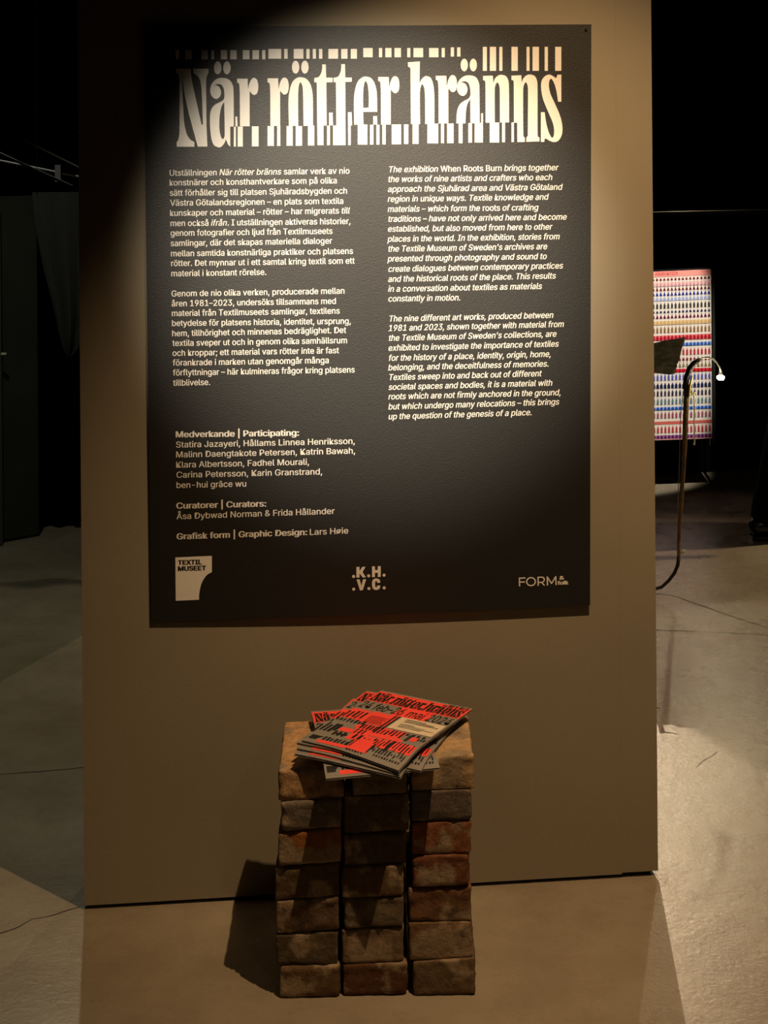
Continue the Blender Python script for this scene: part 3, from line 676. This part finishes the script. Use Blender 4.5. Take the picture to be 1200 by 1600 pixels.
def srgb(r, g, b): return tuple(((c / 255 + .055) / 1.055) ** 2.4 if c > 10 else c / 3294 for c in (r, g, b))
rows = [  # y0, y1, colour, shape, band colour
 (431,435,(115,20,28),'block',None),(437.5,444.5,(195,140,155),'bottle',(235,190,180)),(445.5,451,(95,18,30),'cone',None),(453,459,(25,45,140),'bottle',None),
 (461,467,(150,165,205),'fat',None),(470,479,(62,60,52),'tall',None),(482,486,(30,35,80),'block',None),(488.5,494.5,(95,15,50),'bottle',None),
 (498,504.5,(200,165,115),'fat',(225,195,140)),(507,517,(140,105,62),'tall',None),(521,529,(165,25,40),'fat',(225,110,115)),(533,538.5,(40,85,160),'fat',(150,175,220)),
 (542,552.5,(175,55,60),'tall',None),(556,561.5,(110,20,28),'block',None),(563,571.5,(135,115,75),'bottle',None),(574,579.5,(170,15,30),'fat',(215,60,70)),
 (581.5,591.5,(85,90,165),'tall',None),(595.5,604,(25,35,75),'fat',None),(606.5,616,(52,48,70),'tall',None),(619,629,(90,122,130),'tall',None),
 (633,638,(25,75,165),'fat',(150,175,225)),(640.5,650.5,(150,80,95),'tall',None),(655.5,660.5,(208,100,88),'band',(208,100,88)),(662.5,673.5,(182,60,66),'tall',None),
 (677,683,(92,35,92),'fat',(165,110,150))]
SHP = {'bottle': [(-.9,0),(.9,0),(.8,.35),(.35,.6),(.25,1),(-.25,1),(-.35,.6),(-.8,.35)],
       'cone': [(-.9,0),(.9,0),(.55,.5),(.2,.75),(.2,1),(-.2,1),(-.2,.75),(-.55,.5)],
       'fat': [(-1.0,0),(1.0,0),(1.0,.55),(.5,.75),(.25,1),(-.25,1),(-.5,.75),(-1.0,.55)],
       'tall': [(-.75,0),(.75,0),(.75,.62),(.3,.82),(.22,1),(-.22,1),(-.3,.82),(-.75,.62)],
       'block': [(-.75,0),(.75,0),(.75,.6),(.25,.62),(.25,1),(-.25,1),(-.25,.62),(-.75,.6)]}
bm = bmesh.new(); mats = []
def cm(c):
    m = mat('textile_dye', srgb(*c), .9, spec=.1); mats.append(m); return len(mats) - 1
def quad4(u0, u1, y0, y1, off, mi):
    f = bm.faces.new([bm.verts.new(bp(u, y, off)) for u, y in ((u1, y0), (u1, y1), (u0, y1), (u0, y0))]); f.material_index = mi
quad4(0, 148, 420.5, 429.5, .0012, cm((232, 150, 140))); quad4(0, 148, 682.8, 684.7, .0012, cm((235, 170, 160)))
for y0, y1, c, shp, band in rows:
    if band: quad4(0, 148, y0 + .3, y1 - .2, .0012, cm(band))
    if shp == 'band': continue
    mi = cm(c)
    for k in range(25):
        u = 3.6 + k * 5.78; hw = 2.15
        f = bm.faces.new([bm.verts.new(bp(u - a * hw, y1 - b * (y1 - y0), .0024)) for a, b in SHP[shp]]); f.material_index = mi
mesh_obj('printed_pattern', bm, None, root, mats=mats)
bm = bmesh.new(); V, Fc = text_shape('PRODUKTION', .03)
add_shape(bm, ([(1024.5 + x * 34.5, 430.2 - 1.6 * x - y * 4.6 / CAP) for x, y in V], Fc), lambda x, y: onban(x, y, .004))
mesh_obj('heading_lettering', bm, mat('red_heading', srgb(205, 60, 60), .8), root)
bm = bmesh.new(); tube(bm, [bp(152, 419.6, -.006), bp(-4, 419.6, -.006)], .006)
mesh_obj('top_batten', bm, M['black'], root)
bm = bmesh.new(); tube(bm, [bp(-3.5, 419, -.02), bp(-3.5, 692, -.02)], .008); mesh_obj('side_batten', bm, M['dgrey'], root)
for u in (3.5, 140): mesh_obj('weight', T([bp(u, 684.5, -.006), bp(u, 696, -.006)], .003), M['metal'], root)
for u in (8, 140):
    p = bp(u, 419, -.006); mesh_obj('hanging_wire', T([p, Vector((p.x, p.y, 3.5))], .001, 4), M['black'], root)

# ------------------------------------------------------------------ low black partition behind the banner, pipe along its top
pa, pb = ony(1000, 331, 7.35), ony(1330, 309, 7.75)
dU = Vector((pb.x - pa.x, pb.y - pa.y, 0)).normalized(); pm = Matrix(((dU.x, -dU.y, 0, pa.x), (dU.y, dU.x, 0, pa.y), (0, 0, 1, 0), (0, 0, 0, 1)))
zt = pa.z - .02; LN = (Vector((pb.x, pb.y, 0)) - Vector((pa.x, pa.y, 0))).length
o = mesh_obj('low_partition', B((-1.2, 0, 0), (LN + 1.6, .05, zt), pm), M['curtain']); tag(o, 'low matt black partition behind the bottle-print textile', 'partition')
p0 = pm @ Vector((-1.2, .02, zt + .012)); p1 = pm @ Vector((LN + 1.6, .02, zt + .012))
root = empty('metal_rail', p0); tag(root, 'thin pale metal rail running along the top of the low black partition', 'rail')
mesh_obj('pipe', T([p0, p1], .0065), M['metal'], root)
q = ony(1183, 319, 7.55)
mesh_obj('clamp', B((q.x - .025, p0.y + .15, zt - .0), (q.x + .02, p0.y + .25, zt + .045)), M['black'], root) if 0 else mesh_obj('clamp', T([pm @ Vector((.83, .02, zt + .012)), pm @ Vector((.88, .02, zt + .012))], .012), M['black'], root)

# ------------------------------------------------------------------ gooseneck lamp on a bent branch
ZL = 5.33
def lp(px, py, dy=0): return ony(px, py, ZL + dy)
root = empty('branch_lamp', Vector((lp(985, 930).x, ZL, 0))); tag(root, 'tall bent branch lamp with a glowing bulb standing right of the panel', 'lamp')
spine = [(985,929),(1010,924.5),(1022,922.5),(1034,919),(1045,909),(1054,897),(1059,885),(1060.5,872)]
mesh_obj('base_rod', T([lp(x, y) + Vector((0, 0, .004)) for x, y in spine], [.006, .006, .006, .006, .0062, .0065, .0068, .007]), M['darkwrap'], root, True)
tr_ = [(1060.5,874),(1060.5,850),(1062,820),(1064.5,780),(1067,740),(1069.5,700),(1071,660),(1072.5,625),(1073.5,600)]
mesh_obj('branch', T([lp(x, y) for x, y in tr_], [.006, .0065, .007, .0078, .0085, .0092, .0098, .010, .010]), M['wood'], root, True)
nk = [(1070.5,608),(1073,590),(1078,576),(1085,567),(1093,561.5)]
bmn = bmesh.new(); tube(bmn, [lp(x, y, -.004) for x, y in nk], [.010, .0115, .0115, .0105, .008], 10)
for v in bmn.verts: v.co += Vector((1, 0, 1)) * .0015 * noise.noise(v.co * 60)
mesh_obj('wrapped_neck', bmn, M['darkwrap'], root, True)
ar = [(1090,563),(1097,559.5),(1106,558.5),(1114,561),(1120,566.5),(1124.5,574),(1126,581)]
mesh_obj('curved_arm', T([lp(x, y, -.004) for x, y in ar], .0032), M['metal'], root, True)
bm = bmesh.new(); tube(bm, [lp(1125.6, 578), lp(1125.8, 585)], [.005, .009]); mesh_obj('bulb_socket', bm, M['metal'], root)
bm = bmesh.new(); c = lp(1126, 590); ell(bm, c, (.0145, .0145, .010), 24); mesh_obj('bulb', bm, M['bulb'], root, True)
mesh_obj('brass_strip', T([lp(1076.5, 620, -.012), lp(1078, 603, -.012), lp(1082, 588, -.012)], [.004, .005, .003]), M['brass'], root)
mesh_obj('side_bracket', T([lp(1075, 618, -.01), lp(1084, 615, -.01), lp(1086, 612, -.01)], .004), M['wax'], root)
mesh_obj('plaster_strip', T([lp(1084.5, 613, -.01), lp(1085.5, 640, -.01), lp(1084.5, 665, -.01), lp(1085, 690, -.01), lp(1084, 695, -.01)], [.0025, .0028, .0022, .0028, .0045]), M['wax'], root)
mesh_obj('side_wire', T([lp(1066.5, 618, .01), lp(1063, 660, .01), lp(1061.5, 720, .01), lp(1059.5, 780, .01), lp(1060, 850, .01)], .0014, 5), M['wire'], root)
mesh_obj('peg', T([lp(1062, 866, -.006), lp(1067, 862.5, -.006), lp(1070, 861, -.006)], [.003, .0045, .005]), M['wax'], root, True)
# ring foot hidden behind the panel keeps it upright
cc = lp(985, 929); cc.z = .006
ring = [Vector((cc.x - .14 + .14 * math.cos(t * math.pi / 12), ZL + .14 * math.sin(t * math.pi / 12), .007)) for t in range(25)]
mesh_obj('ring_foot', T(ring, .006), M['darkwrap'], root, True)
l = bpy.data.lights.new('bulb_light', 'POINT'); l.energy = 1.1; l.color = (1, .84, .5); l.shadow_soft_size = .015
lo = bpy.data.objects.new('bulb_light', l); C.objects.link(lo); lo.location = lp(1126, 592, -.03) + Vector((0, 0, -.02))

# ------------------------------------------------------------------ crumpled grey sheet on a rod
m = mat('crumpled_grey_sheet', (.30, .28, .21), .5, spec=.4, noise_s=24, noise_a=.35, bump=.7, bump_s=45); M['sheet'] = m
ZS = 5.9
root = empty('crumpled_sheet', Vector((ony(1000, 560, ZS).x, ZS, 0))); tag(root, 'crumpled grey-green sheet with a pointed corner jutting out from behind the panel', 'sculpture')
TLp, TRp, BRp, BLp = (930, 556), (1071, 526), (1054, 584), (930, 575)
bm = bmesh.new(); n, q = 34, 16; g2 = []
for j in range(q + 1):
    rowv = []
    for i in range(n + 1):
        a, b = i / n, j / q
        x = (TLp[0] * (1 - a) + TRp[0] * a) * (1 - b) + (BLp[0] * (1 - a) + BRp[0] * a) * b
        y = (TLp[1] * (1 - a) + TRp[1] * a) * (1 - b) + (BLp[1] * (1 - a) + BRp[1] * a) * b
        if j == q: y += 2 * math.sin(a * 9)
        P = ony(x, y, ZS); nn = noise.noise(Vector((P.x * 12 + P.z * 14, P.z * 40, 3))) + .5 * noise.noise(Vector((P.x * 40, P.z * 70, 9)))
        rowv.append(bm.verts.new(P + Vector((0, .021 * nn + .05 * (1 - a), .0))))
    g2.append(rowv)
for j in range(q):
    for i in range(n): bm.faces.new((g2[j][i], g2[j + 1][i], g2[j + 1][i + 1], g2[j][i + 1]))
bmesh.ops.solidify(bm, geom=bm.faces[:], thickness=.002)
mesh_obj('sheet', bm, m, root)
p = ony(960, 560, ZS); mesh_obj('rod', T([(p.x, ZS + .06, 0), (p.x, ZS + .06, p.z + .06)], .006), M['darkwrap'], root)
mesh_obj('foot', T([(p.x, ZS + .06, 0), (p.x, ZS + .06, .008)], .10, 20), M['darkwrap'], root)

# ------------------------------------------------------------------ visitor in black at the right edge
def skin_mesh(joints, edges, root_i=0, sub=2):
    me = bpy.data.meshes.new('sk'); me.from_pydata([j[0] for j in joints], edges, []); me.update()
    ob = bpy.data.objects.new('sk', me); C.objects.link(ob); ob.modifiers.new('s', 'SKIN')
    for i, j in enumerate(joints):
        r = j[1]; r = r if isinstance(r, tuple) else (r, r)
        me.skin_vertices[0].data[i].radius = r; me.skin_vertices[0].data[i].use_root = (i == root_i)
    sm = ob.modifiers.new('d', 'SUBSURF'); sm.levels = sub; sm.render_levels = sub
    dg = bpy.context.evaluated_depsgraph_get(); ev = ob.evaluated_get(dg); bm = bmesh.new(); bm.from_mesh(ev.to_mesh()); ev.to_mesh_clear()
    bpy.data.objects.remove(ob); return bm
fx = onz(1172, 843).x; fy = onz(1172, 843).y
root = empty('person', (fx + .14, fy, 0)); tag(root, 'person in wide black trousers and black shoes walking off at the right edge', 'person')
hipx = fx + .24
def J(x, y, z): return (hipx + x, fy + y, z)
jt = [(J(0, .08, .93), .105), (J(.01, .08, 1.12), .10), (J(.02, .08, 1.33), .115), (J(.03, .08, 1.45), .065), (J(.045, .08, 1.51), (.060, .060)), (J(.084, .08, 1.575), (.092, .094)), (J(.066, .08, 1.68), (.112, .118)),
      (J(.02, -.10, 1.40), .05), (J(0, -.15, 1.15), .038), (J(.05, -.15, .92), .026), (J(.07, -.15, .85), .025),
      (J(.02, .26, 1.40), .05), (J(0, .31, 1.15), .038), (J(.05, .31, .92), .026), (J(.07, .31, .85), .025),
      (J(-.01, 0, .86), .075), (J(-.04, 0, .50), .055), (J(-.165, 0, .10), .036), (J(-.15, 0, .05), .034),
      (J(.01, .16, .86), .075), (J(.10, .16, .50), .055), (J(.17, .16, .10), .036), (J(.20, .16, .05), .034)]
ed = [(0,1),(1,2),(2,3),(3,4),(4,5),(5,6),(2,7),(7,8),(8,9),(9,10),(2,11),(11,12),(12,13),(13,14),(0,15),(15,16),(16,17),(17,18),(0,19),(19,20),(20,21),(21,22)]
b0 = len(jt)
jt += [(J(.060, .08, 1.755), (.085, .090)), (J(.178, .08, 1.625), (.013, .016))]; ed += [(6, b0), (5, b0 + 1)]
for side, wr in ((-1, 10), (1, 14)):
    w0 = Vector(jt[wr][0])
    for k, L in enumerate((.07, .08, .076, .06)):
        a = len(jt); off = Vector(((k - 1.5) * .019, 0, -.035)); jt += [(tuple(w0 + off), .0095), (tuple(w0 + off + Vector((.004, -.0, -L * .5))), .0088), (tuple(w0 + off + Vector((.016, 0, -L))), .0072)]
        ed += [(wr, a), (a, a + 1), (a + 1, a + 2)]
    a = len(jt); jt += [(tuple(w0 + Vector((.034, -.01, -.03))), .0095), (tuple(w0 + Vector((.045, -.012, -.06))), .0085)]; ed += [(wr, a), (a, a + 1)]
body = mesh_obj('body', skin_mesh(jt, ed), M['skin'], root, True)
bm = bmesh.new(); hx_, hy_ = hipx + .075, fy + .08
ell(bm, (hipx + .036, fy + .08, 1.715), (.100, .098, .098), 24)
for v in bm.verts:
    if v.co.x > hipx + .09 and v.co.z < 1.73: v.co.x = hipx + .09
    v.co += Vector((1, 1, 1)) * .004 * noise.noise(v.co * 40)
mesh_obj('hair', bm, M['hair'], root, True)
for sy in (-1, 1):
    bm = bmesh.new(); ell(bm, (hipx + .148, fy + .08 + sy * .031, 1.655), (.010, .012, .007), 10); mesh_obj('eye', bm, M['hair'], root, True)
    bm = bmesh.new(); ell(bm, (hipx + .062, fy + .08 + sy * .092, 1.64), (.017, .009, .028), 10); mesh_obj('ear', bm, M['skin'], root, True)
bm = bmesh.new(); ell(bm, (hipx + .150, fy + .08, 1.585), (.008, .024, .006), 10); mesh_obj('mouth', bm, mat('lips', (.35, .13, .11), .5), root, True)
def grown(idx, radii, name, m):
    mp = {o: i for i, o in enumerate(idx)}
    js = [(jt[o][0], r) for o, r in zip(idx, radii)]; es = [(mp[a], mp[b]) for a, b in ed if a in mp and b in mp]
    return mesh_obj(name, skin_mesh(js, es), m, root, True)
grown([0, 1, 2, 3, 7, 8, 9, 11, 12, 13], [.135, .13, .145, .075, .068, .054, .040, .068, .054, .040], 'jacket', M['cloth'])
def trouser(name, js):
    mesh_obj(name, T([J(*p[0]) for p in js], [p[1] for p in js], 20), M['cloth'], root, True)
bm = bmesh.new()
for js in ([((.005, .07, 1.06), .118), ((0, .05, .98), .125), ((-.03, .02, .80), .115), ((-.06, 0, .50), .098), ((-.115, 0, .25), .088), ((-.150, 0, .12), .082), ((-.156, 0, .085), .080)],
           [((.005, .09, 1.06), .118), ((0, .11, .98), .125), ((.03, .14, .80), .115), ((.10, .16, .50), .098), ((.14, .16, .28), .088), ((.17, .16, .13), .082), ((.172, .16, .10), .080)]):
    tube(bm, [J(*p[0]) for p in js], [p[1] for p in js], 20)
mesh_obj('trousers', bm, M['cloth'], root, True)
for dx, dy in ((-.10, 0), (.245, .16)):
    bm = bmesh.new(); js = []
    tube(bm, [J(dx - .14, dy, .045), J(dx - .12, dy, .052), J(dx - .05, dy, .058), J(dx + .04, dy, .048), J(dx + .11, dy, .036), J(dx + .15, dy, .028)], [.022, .040, .046, .042, .034, .016], 14)
    for v in bm.verts: v.co.z = max(v.co.z, .012)
    sh_ = mesh_obj('shoe', bm, M['shoe'], root, True)
    bm = bmesh.new(); tube(bm, [J(dx - .138, dy, .012), J(dx - .05, dy, .012), J(dx + .06, dy, .012), J(dx + .152, dy, .012)], [.036, .042, .044, .028], 14)
    for v in bm.verts: v.co.z = max(0.0, min(.018, v.co.z))
    mesh_obj('sole', bm, M['shoe'], sh_)
    bm = bmesh.new()
    for k in range(3): tube(bm, [J(dx + .02 + k * .022, dy - .022, .090 - k * .008), J(dx + .02 + k * .022, dy + .022, .090 - k * .008)], .0025, 5)
    mesh_obj('laces', bm, M['shoe'], sh_)

# ------------------------------------------------------------------ left background
P1, P2 = onz(61, 838), onz(4, 848.5)
dU = (P2 - P1).normalized(); P3 = P1 + dU * 1.5
def slabw(a, b, th, z0, z1):
    d = (b - a).normalized(); n_ = Vector((d.y, -d.x, 0)) * th; bm = bmesh.new()
    lo = [a, b, b - n_, a - n_]; v0 = [bm.verts.new((p.x, p.y, z0)) for p in lo]; v1 = [bm.verts.new((p.x, p.y, z1)) for p in lo]
    bm.faces.new(v0[::-1]); bm.faces.new(v1)
    for i in range(4): bm.faces.new((v0[i], v0[(i + 1) % 4], v1[(i + 1) % 4], v1[i]))
    bmesh.ops.recalc_face_normals(bm, faces=bm.faces[:]); return bm
root = empty('display_board', P1); tag(root, 'dark charcoal display board standing far behind the left edge of the panel', 'partition')
mesh_obj('board', slabw(P1, P3, -.04, .012, 1.46), M['dgrey'], root); mesh_obj('plinth', slabw(P1 + Vector((0,.01,0)), P3 + Vector((0,.01,0)), -.03, 0, .012), M['gap'], root)
E1 = onz(4.5, 853); E2 = E1 + (P2 - P1).normalized() * .5
o = mesh_obj('white_edged_screen', slabw(E1, E2, -.03, 0, 1.44), mat('grey_screen', (.05, .052, .045), .8)); tag(o, 'slim grey screen cut by the left picture edge, in front of the charcoal board', 'partition')
q = ony(1.5, 553, E1.y - .02); q2 = ony(9.5, 553, E1.y - .02)
o = mesh_obj('label_card', B((q.x, q.y - .0, q.z - .004), (q2.x, q.y + .012, q.z + .004)), M['wax']); tag(o, 'tiny pale card sticking out from the slim grey screen at the far left', 'label')
# black curtain between board and panel
bm = bmesh.new(); cA = P1 + Vector((.004, .10, 0)); nn = 90; prev = None
for i in range(nn + 1):
    x = cA.x - .1 + 1.1 * i / nn; y = cA.y + .06 + .018 * math.sin(i * .9) + .006 * math.sin(i * 2.3)
    c_ = (bm.verts.new((x, y, .003)), bm.verts.new((x, y + .004 * math.sin(i), 1.50)))
    if prev: bm.faces.new((prev[0], c_[0], c_[1], prev[1]))
    prev = c_
bmesh.ops.solidify(bm, geom=bm.faces[:], thickness=.003)
o = mesh_obj('curtain', bm, M['curtain'], smooth=True); tag(o, 'black floor-length curtain beside the charcoal board at left', 'curtain')
# grey felt tongue
ZT = 5.7
felt = [(300,50,176),(340,54,174),(380,60,168),(420,68,160),(446,75,155),(470,81,150),(492,86,145),(512,90,139),(530,94,132),(543,98,125),(551,101.5,118),(556,105,111),(557,107,108.5)]
bm = bmesh.new(); prev = None
for y, xl, xr in felt:
    row_ = [bm.verts.new(ony(xl + (xr - xl) * i / 14, y, ZT + .015 * math.sin(i * .9))) for i in range(15)]
    if prev:
        for i in range(14): bm.faces.new((prev[i], row_[i], row_[i + 1], prev[i + 1]))
    prev = row_
bmesh.ops.solidify(bm, geom=bm.faces[:], thickness=.01)
root = empty('felt_hanging', ony(106, 556, ZT)); tag(root, 'dark grey felt tongue with a rounded tip hanging beside the panel at left', 'textile')
mesh_obj('felt', bm, M['textile'], root)
for x in (58, 168):
    p = ony(x, 303, ZT); mesh_obj('cord', T([p, (p.x, p.y, 3.5)], .0012, 4), M['black'], root)
# metal rails high at left
def rail(label, pts, rad, m, clamp=None):
    P = [ony(x, y, Z) for x, y, Z in pts]
    root = empty('ceiling_rail', P[0]); tag(root, label, 'rail'); mesh_obj('pipe', T(P, rad), m, root, True)
    for t in (0, 1):
        p = P[-t]; mesh_obj('drop_rod', T([p, (p.x, p.y, 3.5)], .004, 5), M['black'], root)
    if clamp: 
        p = ony(*clamp); mesh_obj('clamp', B((p.x - .016, p.y - .03, p.z - .05), (p.x + .016, p.y + .03, p.z + .045)), M['black'], root)
rail('bright thin metal rail with a black clamp, high at the left', [(-60,239,8.0),(0,251,8.15),(60,263,8.3),(123,276,8.45),(190,289,8.6)], .0055, M['metal'], (92,270,8.37))
rail('dull metal rail crossing just below the bright one, high at the left', [(-60,214,7.6),(0,240,7.7),(55,265,7.85),(125,297,8.0),(190,326,8.2)], .0075, mat('dull_pipe', (.10, .11, .10), .5, metal=.6))
rail('very dark thin pipe above the two metal rails at the left', [(-60,172,8.6),(10,205,8.7),(70,235,8.8),(125,262,8.9),(190,292,9.0)], .005, M['dgrey'])
rail('very dark pipe, topmost of those at the left', [(-60,108,8.6),(20,150,8.7),(70,177,8.8),(125,206,8.9),(190,240,9.0)], .005, M['dgrey'])
# unseen black baffle, added under the ceiling in front of the back lamp; its straight lower edge ends the pool of light on the floor
LB_ = Vector((1.38, 11.47, 3.38)); fa, fb = onz(1023, 1105), onz(1200, 1208)
fd = (fb - fa).normalized(); ea = fa - fd * 5; eb = fb + fd * 4; tt = .86
q0 = ea.lerp(LB_, tt); q1 = eb.lerp(LB_, tt); dn = Vector((0, 0, -1))
bm = bmesh.new(); zz = 3.5
e_ = (q1 - q0).normalized(); n_ = Vector((-e_.y, e_.x, 0)).normalized() * .01
# the board fills the side of the edge that faces the lamp's foot
foot = Vector((LB_.x, LB_.y, q0.z)); hp = foot - q0; inn = (hp - e_ * hp.dot(e_)).normalized()
vv = [q0, q1, q1 + inn * .9, q0 + inn * .9]
v0 = [bm.verts.new(p) for p in vv]; v1 = [bm.verts.new(p + Vector((0, 0, -.012))) for p in vv]
bm.faces.new(v0[::-1]); bm.faces.new(v1)
for i in range(4): bm.faces.new((v0[i], v0[(i + 1) % 4], v1[(i + 1) % 4], v1[i]))
bmesh.ops.recalc_face_normals(bm, faces=bm.faces[:])
root = empty('added_light_baffle', q0); tag(root, 'black horizontal baffle board under the ceiling at the far end, added unseen to cut the back light', 'baffle')
mesh_obj('board', bm, M['curtain'], root)
for p in vv: mesh_obj('hanging_wire', T([p, (p.x, p.y, 3.5)], .002, 4), M['black'], root)

# ------------------------------------------------------------------ floor joints and cracks
def crack(i, pts, wd=.0022):
    bm = bmesh.new(); P = [onz(x, y, .0006) for x, y in pts]; r = random.Random(i); Q = []
    for a, b in zip(P, P[1:]):
        n_ = max(2, int((b - a).length / .03))
        for k in range(n_): Q.append(a.lerp(b, k / n_) + Vector((r.uniform(-1, 1), r.uniform(-1, 1), 0)) * .0025)
    Q.append(P[-1]); L_ = []
    for k, q_ in enumerate(Q):
        t = (Q[min(k + 1, len(Q) - 1)] - Q[max(k - 1, 0)]).normalized(); n_ = Vector((-t.y, t.x, 0)) * wd * r.uniform(.4, 1.1)
        L_.append((bm.verts.new(q_ + n_), bm.verts.new(q_ - n_)))
    for a, b in zip(L_, L_[1:]): bm.faces.new((a[0], a[1], b[1], b[0]))
    struct(mesh_obj('trim_%d' % i, bm, M['crack']))
crack(1, [(-30,1211),(40,1207),(128,1199),(180,1196)], .0025)
crack(2, [(-20,1464),(20,1452),(50,1436),(85,1429),(124,1417)], .0022)
crack(3, [(1015,984),(1080,986),(1200,992),(1260,995)], .0022)
crack(4, [(1015,926),(1050,930),(1090,944),(1140,962),(1205,982)], .0025)
crack(5, [(1088,1199),(1096,1191),(1110,1182),(1120,1174)], .0012)
crack(6, [(1010,1104),(1031,1106)], .003)
crack(7, [(1036,1143),(1052,1145),(1057,1147)], .0025)
